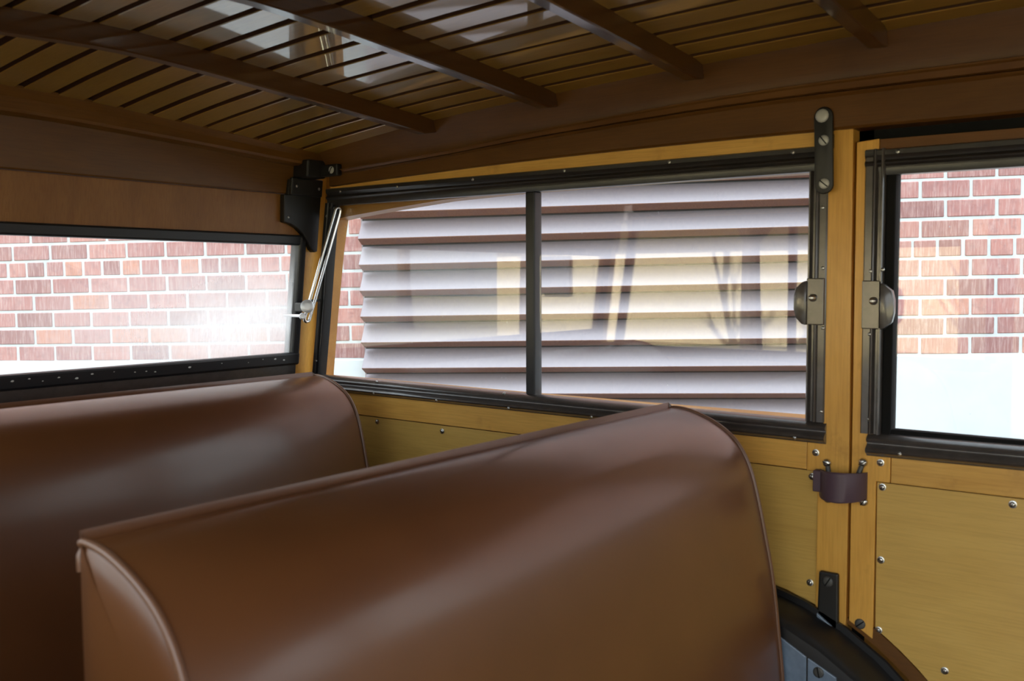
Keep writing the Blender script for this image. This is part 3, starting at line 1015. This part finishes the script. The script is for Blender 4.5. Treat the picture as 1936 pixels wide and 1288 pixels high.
tn = disc((1.436, 1.672, 1.494), (-0.62, -0.78, 0.1), 0.0150, 0.009, 'nickel', stay, 'thumb_nut')
put('clamp_block', bm_box(1.436, 1.462, 1.684, 1.716, 1.482, 1.502, 0.003), 'steel_dark', stay)
disc((1.425, 1.676, 1.472), (-0.62, -0.78, 0.1), 0.0075, 0.009, 'nickel', stay, 'pivot_screw')
put('pivot_pin', bm_tube([(1.4265, 1.683, 1.473), (1.4265, 1.738, 1.473)], 0.0035, 10), 'chrome', stay)
put('pivot_pin', bm_tube([(1.5035, 1.640, 1.718), (1.500, 1.646, 1.718), (1.499, 1.668, 1.718)], 0.003, 8), 'steel_dark', stay)
put('guide_pin', bm_tube([(1.455, 1.690, 1.505), (1.500, 1.694, 1.508)], 0.0035, 8), 'steel_dark', stay)

# door check strap
ck = empty('check_strap', (XR, 0.487, 1.205), 'plum brown curved strap bridging the gap between post and door', 'strap')
rings = []
for k in range(15):
    t = k / 14
    y = 0.5190 - 0.0735 * t
    x = XR - 0.004 - 0.034 * math.sin(math.pi * min(1, max(0, (t - 0.02) / 0.98))) ** 0.6
    zc = 1.2270 + 0.003 * t
    h = 0.0215 + 0.0022 * math.sin(math.pi * t)
    tt = 0.004
    rings.append([Vector((x, y, zc - h)), Vector((x - 0.0014, y, zc - h + 0.002)), Vector((x - 0.0014, y, zc + h - 0.002)), Vector((x, y, zc + h)), Vector((x + tt, y, zc + h)), Vector((x + tt, y, zc - h))])
put('band', bm_loft(rings), 'strap', ck, smooth=30)
put('anchor', bm_box(XR - 0.016, XR - 0.0012, 0.512, 0.5265, 1.2135, 1.2480, 0.002), 'strap', ck)
for y, z, k in ((0.5079, 1.2595, 0.4), (0.4518, 1.2667, 2.6), (0.5052, 1.2020, 0.2), (0.4498, 1.2050, 2.2)):
    lug = put('lug', bm_tube([(XR - 0.002, y, z), (XR - 0.006, y + (0.487 - y) * 0.18, z + (1.231 - z) * 0.55)], 0.004, 8), 'steel_dark', ck)
    screw('big', (XR - 0.003, y, z), ck, k)

# lower dovetail plate on the post
dv = empty('dovetail_plate', (XR, 0.50, 0.995), 'black slotted guide plate low on the wooden post', 'plate')
put('plate', bm_prism([(XR - 0.010, y, z) for y, z in ((0.4850, 1.0850), (0.4838, 0.9900), (0.5180, 1.0120), (0.5160, 1.0850))], (0.009, 0, 0), 0.003), 'bracket', dv)
screw('plug', (XR - 0.010, 0.5010, 1.070), dv, name='bolt')
put('wedge', bm_prism([(XR - 0.014, y, z) for y, z in ((0.4880, 0.9890), (0.5170, 1.0090), (0.5170, 1.0170), (0.4880, 0.9970))], (0.012, 0, 0), 0.001), 'bluesteel', dv)  # blue highlight on the wedge put into its colour

# inner rear fender under the side panel
fe = empty('inner_fender', (1.45, ARC[0], 0.50), 'black steel inner fender hump beside the wooden post', 'fender')
rr = ARC[2] - 0.008
cyl = []
for x, r_ in ((1.402, rr - 0.03), (1.405, rr - 0.008), (1.415, rr), (XR - 0.004, rr), (XR + 0.002, rr)):
    cyl.append([Vector((x, ARC[0] + r_ * math.cos(R(a)), max(0.50, ARC[1] + r_ * math.sin(R(a))))) for a in range(-10, 191, 8)])
put('shell', bm_loft(cyl), 'fender', fe, smooth=40)


def on_arc(name, a0, a1, x0, x1, r0, r1, mat, parent):
    n = 8
    rings = []
    for k in range(n):
        a = R(a0 + (a1 - a0) * k / (n - 1))
        c, s = math.cos(a), math.sin(a)
        rings.append([Vector((x, ARC[0] + r_ * c, ARC[1] + r_ * s)) for x, r_ in ((x0, r0), (x0, r1), (x1, r1), (x1, r0))])
    return put(name, bm_loft(rings), mat, parent, smooth=30)


on_arc('flange', 100, 165, XR - 0.010, XR - 0.003, rr - 0.002, rr + 0.010, 'fender', fe)
XP = 1.408
for nm, pl in (('stay_plate', ((0.5450, 0.9985), (0.5020, 0.9760), (0.5010, 0.86), (0.55, 0.86))), ('stay_plate', ((0.4995, 0.9750), (0.4560, 0.9550), (0.452, 0.86), (0.4985, 0.86)))):
    pt = put(nm, bm_prism([(XP - 0.008, y, z) for y, z in pl], (0.006, 0, 0), 0.001), 'bluesteel', fe)
screw('plug', (XP - 0.008, 0.4825, 0.9570), fe, name='bolt')


# ================================================================== SEATS
def make_seat(name, x0, x1, y_off, label, group):
    s = empty(name, ((x0 + x1) / 2, 0.62 + y_off, 0.50), label, 'bench seat', group)
    prof = [(0.728, 0.80), (0.731, 1.10), (0.733, 1.332), (0.728, 1.342), (0.715, 1.3435), (0.689, 1.3395), (0.655, 1.3270), (0.624, 1.3080), (0.603, 1.2830), (0.588, 1.2500), (0.576, 1.2050), (0.566, 1.1600), (0.552, 1.0900), (0.541, 1.0000), (0.534, 0.9300), (0.532, 0.86), (0.54, 0.80)]
    # refine the profile
    par = []
    for i in range(len(prof) - 1):
        for k in range(4):
            par.append(i + k / 4)
    par.append(len(prof) - 1)
    ty = [(i, p[0]) for i, p in enumerate(prof)]
    tz = [(i, p[1]) for i, p in enumerate(prof)]
    fine = [(smooth_lerp(ty, t), smooth_lerp(tz, t)) for t in par]
    nx = 41
    rings = []
    for k in range(nx):
        u = k / (nx - 1)
        u = 0.5 - 0.5 * math.cos(math.pi * u)
        x = x0 + (x1 - x0) * u
        e = min(u, 1 - u) * (x1 - x0)
        puff = 0.014 * (1 - math.exp(-e / 0.07))
        ring = []
        for (y, z), t in zip(fine, par):
            wgt = max(0, min(1, (t - 3.6) / 3)) * max(0, min(1, (len(prof) - 1 - t) / 2))
            ny, nz = (-0.35, 0.94) if t < 5 else ((-0.6, 0.8) if t < 7.5 else (-1.0, 0.25))
            ring.append(Vector((x, y + y_off + ny * puff * wgt * 0.9, z + nz * puff * wgt * 0.75)))
        rings.append(ring)
    put('backrest', bm_loft(rings), 'leather', s, smooth=50)
    front = [p for p, t in zip(fine, par) if 3.0 <= t <= 15.5]
    backl = [p for p, t in zip(fine, par) if t < 3.0]
    for xe, sg in ((x0, -1), (x1, 1)):
        # end panel slightly domed
        cy = sum(p[0] for p in fine) / len(fine); cz = sum(p[1] for p in fine) / len(fine)
        b = bmesh.new()
        r_in = []
        levels = ((1.0, 0.0), (0.93, 0.004), (0.7, 0.008), (0.35, 0.010))
        rg = [[Vector((xe + sg * h, cy + (y - cy) * f + y_off, cz + (z - cz) * (1 - (1 - f) * 0.6))) for y, z in fine] for f, h in levels]
        bm_loft(rg, True, True, b)
        put('end_panel', b, 'leather', s, smooth=50)
        put('piping', bm_tube([(xe + sg * 0.002, y + y_off - 0.001, z) for y, z in front], 0.0035, 8), 'piping', s, smooth=60)
    run = [(x0, 0.7315, 1.318), (x0, 0.7325, 1.324), (x0 + 0.0005, 0.7333, 1.330), (x0 + 0.004, 0.7330, 1.3365), (x0 + 0.012, 0.7325, 1.3395)]
    run += [(x0 + 0.03 + (x1 - x0 - 0.06) * k / 16, 0.7325, 1.3405) for k in range(17)]
    run += [(x1 - (p[0] - x0), p[1], p[2]) for p in reversed(run[:5])]
    put('piping', bm_tube([(x, y + y_off, z) for x, y, z in run], 0.0036, 8), 'piping', s, smooth=60)
    # cushion and plinth, hidden below the frame
    b = bm_box(x0 + 0.005, x1 - 0.005, 0.14 + y_off, 0.60 + y_off, 0.76, 0.90, 0.035, None, 4)
    put('cushion', b, 'leather', s, smooth=50)
    put('base', bm_box(x0 + 0.03, x1 - 0.03, 0.18 + y_off, 0.66 + y_off, 0.50, 0.77, 0.004), 'fender', s)
    return s


make_seat('bench_seat', 0.390, 1.385, 0.0, 'nearest brown leatherette bench seat back with piped edges', 'brown bench seats')
make_seat('bench_seat', 0.215, 1.400, 0.885, 'rear brown leatherette bench seat back below the rear window', 'brown bench seats')

# ================================================================== LEFT SIDE AND FRONT (light comes in here; seen in the panes)
wlft = empty('wall_left', (XL - 0.03, 0.6, 0.5), 'left-hand wooden side wall of the car', 'wall', kind='structure')
r1, r2_, r3 = side_rail(-1)
put('roof_rail', bm_loft(r1), 'rail_y', wlft, smooth=25)
put('rail_moulding', bm_loft(r2_), 'rail_y', wlft, smooth=25)
put('roof_rail_upper', bm_loft(r3), 'rail_y', wlft, smooth=25)
box('header_strip', XL - 0.05, XL, 0.47, 1.68, 1.72, 1.785, 'maple_y', wlft)
box('lower_panel', XL - 0.045, XL, 0.475, 1.76, 0.50, 1.32, 'ply', wlft)
box('post', XL - 0.05, XL, 0.475, 0.5415, 0.50, 1.79, 'maple_z', wlft)
box('front_post', XL - 0.05, XL, YD0 - 0.14, YD0 - 0.055, 0.50, 1.80, 'maple_z', wlft)
box('front_lower_panel', XL - 0.03, XL, -1.70, YD0 - 0.14, 0.50, 1.30, 'ply', wlft)
win3 = empty('window_3', (XL - 0.01, 1.1, 1.32), 'left-hand quarter window of the car', 'window', kind='structure')
put('glass_pane', bm_box(XL - 0.02, XL - 0.016, 0.53, 1.72, 1.312, 1.735, 0), 'glass', win3)
put('divider_bar', bm_box(XL - 0.03, XL - 0.004, 1.0868, 1.1088, 1.318, 1.724, 0.003), 'frame_black', win3)
put('top_rail', bm_box(XL - 0.012, XL + 0.005, 0.53, 1.66, 1.718, 1.758, 0.003), 'frame', win3)
put('sill_rail', bm_box(XL - 0.012, XL + 0.008, 0.53, 1.71, 1.295, 1.329, 0.003), 'frame', win3)
put('front_stile', bm_box(XL - 0.012, XL + 0.005, 0.515, 0.545, 1.32, 1.722, 0.003), 'frame', win3)
put('rear_stile', bm_prism([(XL - 0.012, y, z) for y, z in ((1.70, 1.32), (1.64, 1.722), (1.67, 1.722), (1.73, 1.32))], (0.017, 0, 0)), 'frame', win3)
ld = empty('door_2', (-0.45, YD0 - 0.09, 0.5), 'left-hand rear door swung wide open', 'door', kind='structure')
OX0, OX1 = -0.98, 0.09
box('panel', OX0, OX1, YD0 - 0.11, YD0 - 0.07, 0.52, 1.30, 'ply', ld)
box('stile', OX0, OX0 + 0.04, YD0 - 0.11, YD0 - 0.07, 1.30, 1.764, 'maple_z', ld)
box('stile', OX1 - 0.04, OX1, YD0 - 0.11, YD0 - 0.07, 1.30, 1.764, 'maple_z', ld)
box('top_rail', OX0 + 0.04, OX1 - 0.04, YD0 - 0.11, YD0 - 0.07, 1.735, 1.764, 'rail_x', ld)
wf = empty('wall_front', (XC, -1.72, 0.5), 'dashboard wall and windscreen surround at the front of the car', 'wall', kind='structure')
box('dash_panel', XL - 0.04, XR + 0.04, -1.76, -1.70, 0.50, 1.40, 'ply', wf)
box('windscreen_header', XL - 0.04, XR + 0.04, -1.76, -1.70, 1.70, 1.96, 'rail_x', wf)

# ---- house and bare trees beyond the left side of the car, mirrored in the quarter window
M['house'] = plain('house_cream_siding', (0.62, 0.52, 0.33), 0.8, var=0.1, scale=3)
M['shingle'] = plain('house_roof_shingle', (0.10, 0.08, 0.07), 0.85, var=0.3, scale=6)
M['pane'] = plain('house_window_dark', (0.06, 0.07, 0.09), 0.15)
M['bark'] = plain('tree_bark', (0.11, 0.085, 0.065), 0.9, var=0.4, scale=15)
HX, HY = 0.0, -10.5
hs = empty('house', (-22.0, 21.0 + HY, 0.0), 'cream sided single-storey house with dark roof beyond the left side', 'house')
put('body', bm_box(-26, -18, 15 + HY, 27 + HY, 0, 3.0), 'house', hs)
put('roof', bm_prism([(-27, 14.5 + HY, 3.0), (-17, 14.5 + HY, 3.0), (-22, 14.5 + HY, 5.6)], (0, 13, 0)), 'shingle', hs)
for yy in (17.0, 24.5):
    put('window', bm_box(-18.02, -17.9, yy + HY, yy + HY + 0.9, 1.2, 2.2), 'pane', hs)


def tree(loc, h, seed, label):
    rnd = random.Random(seed)
    t = empty('bare_tree', loc, label, 'tree', 'bare trees beyond the car')
    b = bmesh.new()
    tips = []

    def grow(p, d, ln, r, lev):
        q = p + d * ln
        mid = p + d * ln * 0.5 + Vector((rnd.uniform(-1, 1), rnd.uniform(-1, 1), 0)) * ln * 0.05
        bm_tube([p, mid, q], [r, r * 0.85, r * 0.65], 6, False, b)
        if lev == 0: return
        for _ in range(3 if lev > 1 else 4):
            nd = (d + Vector((rnd.uniform(-1, 1), rnd.uniform(-1, 1), rnd.uniform(-0.1, 0.7))) * 0.75).normalized()
            grow(q, nd, ln * rnd.uniform(0.6, 0.8), r * 0.58, lev - 1)
    p0 = Vector(loc)
    bt = bmesh.new()
    bm_tube([p0, p0 + Vector((0.05, 0, h * 0.2)), p0 + Vector((0, 0.03, h * 0.36))], [h * 0.035, h * 0.027, h * 0.024], 10, False, bt)
    put('trunk', bt, 'bark', t)
    for _ in range(4):
        nd = Vector((rnd.uniform(-1, 1), rnd.uniform(-1, 1), rnd.uniform(0.8, 1.4))).normalized()
        grow(p0 + Vector((0, 0.03, h * 0.355)), nd, h * 0.24, h * 0.016, 3)
    put('branches', b, 'bark', t)


tree((-13.0, 11.7, 0), 7.0, 3, 'tall bare tree with forked trunk nearest the house')
tree((-12.0, 6.4, 0), 6.0, 5, 'smaller bare tree standing before the house')
tree((-19.0, 21.0, 0), 8.0, 9, 'tall bare tree far out on the lawn')
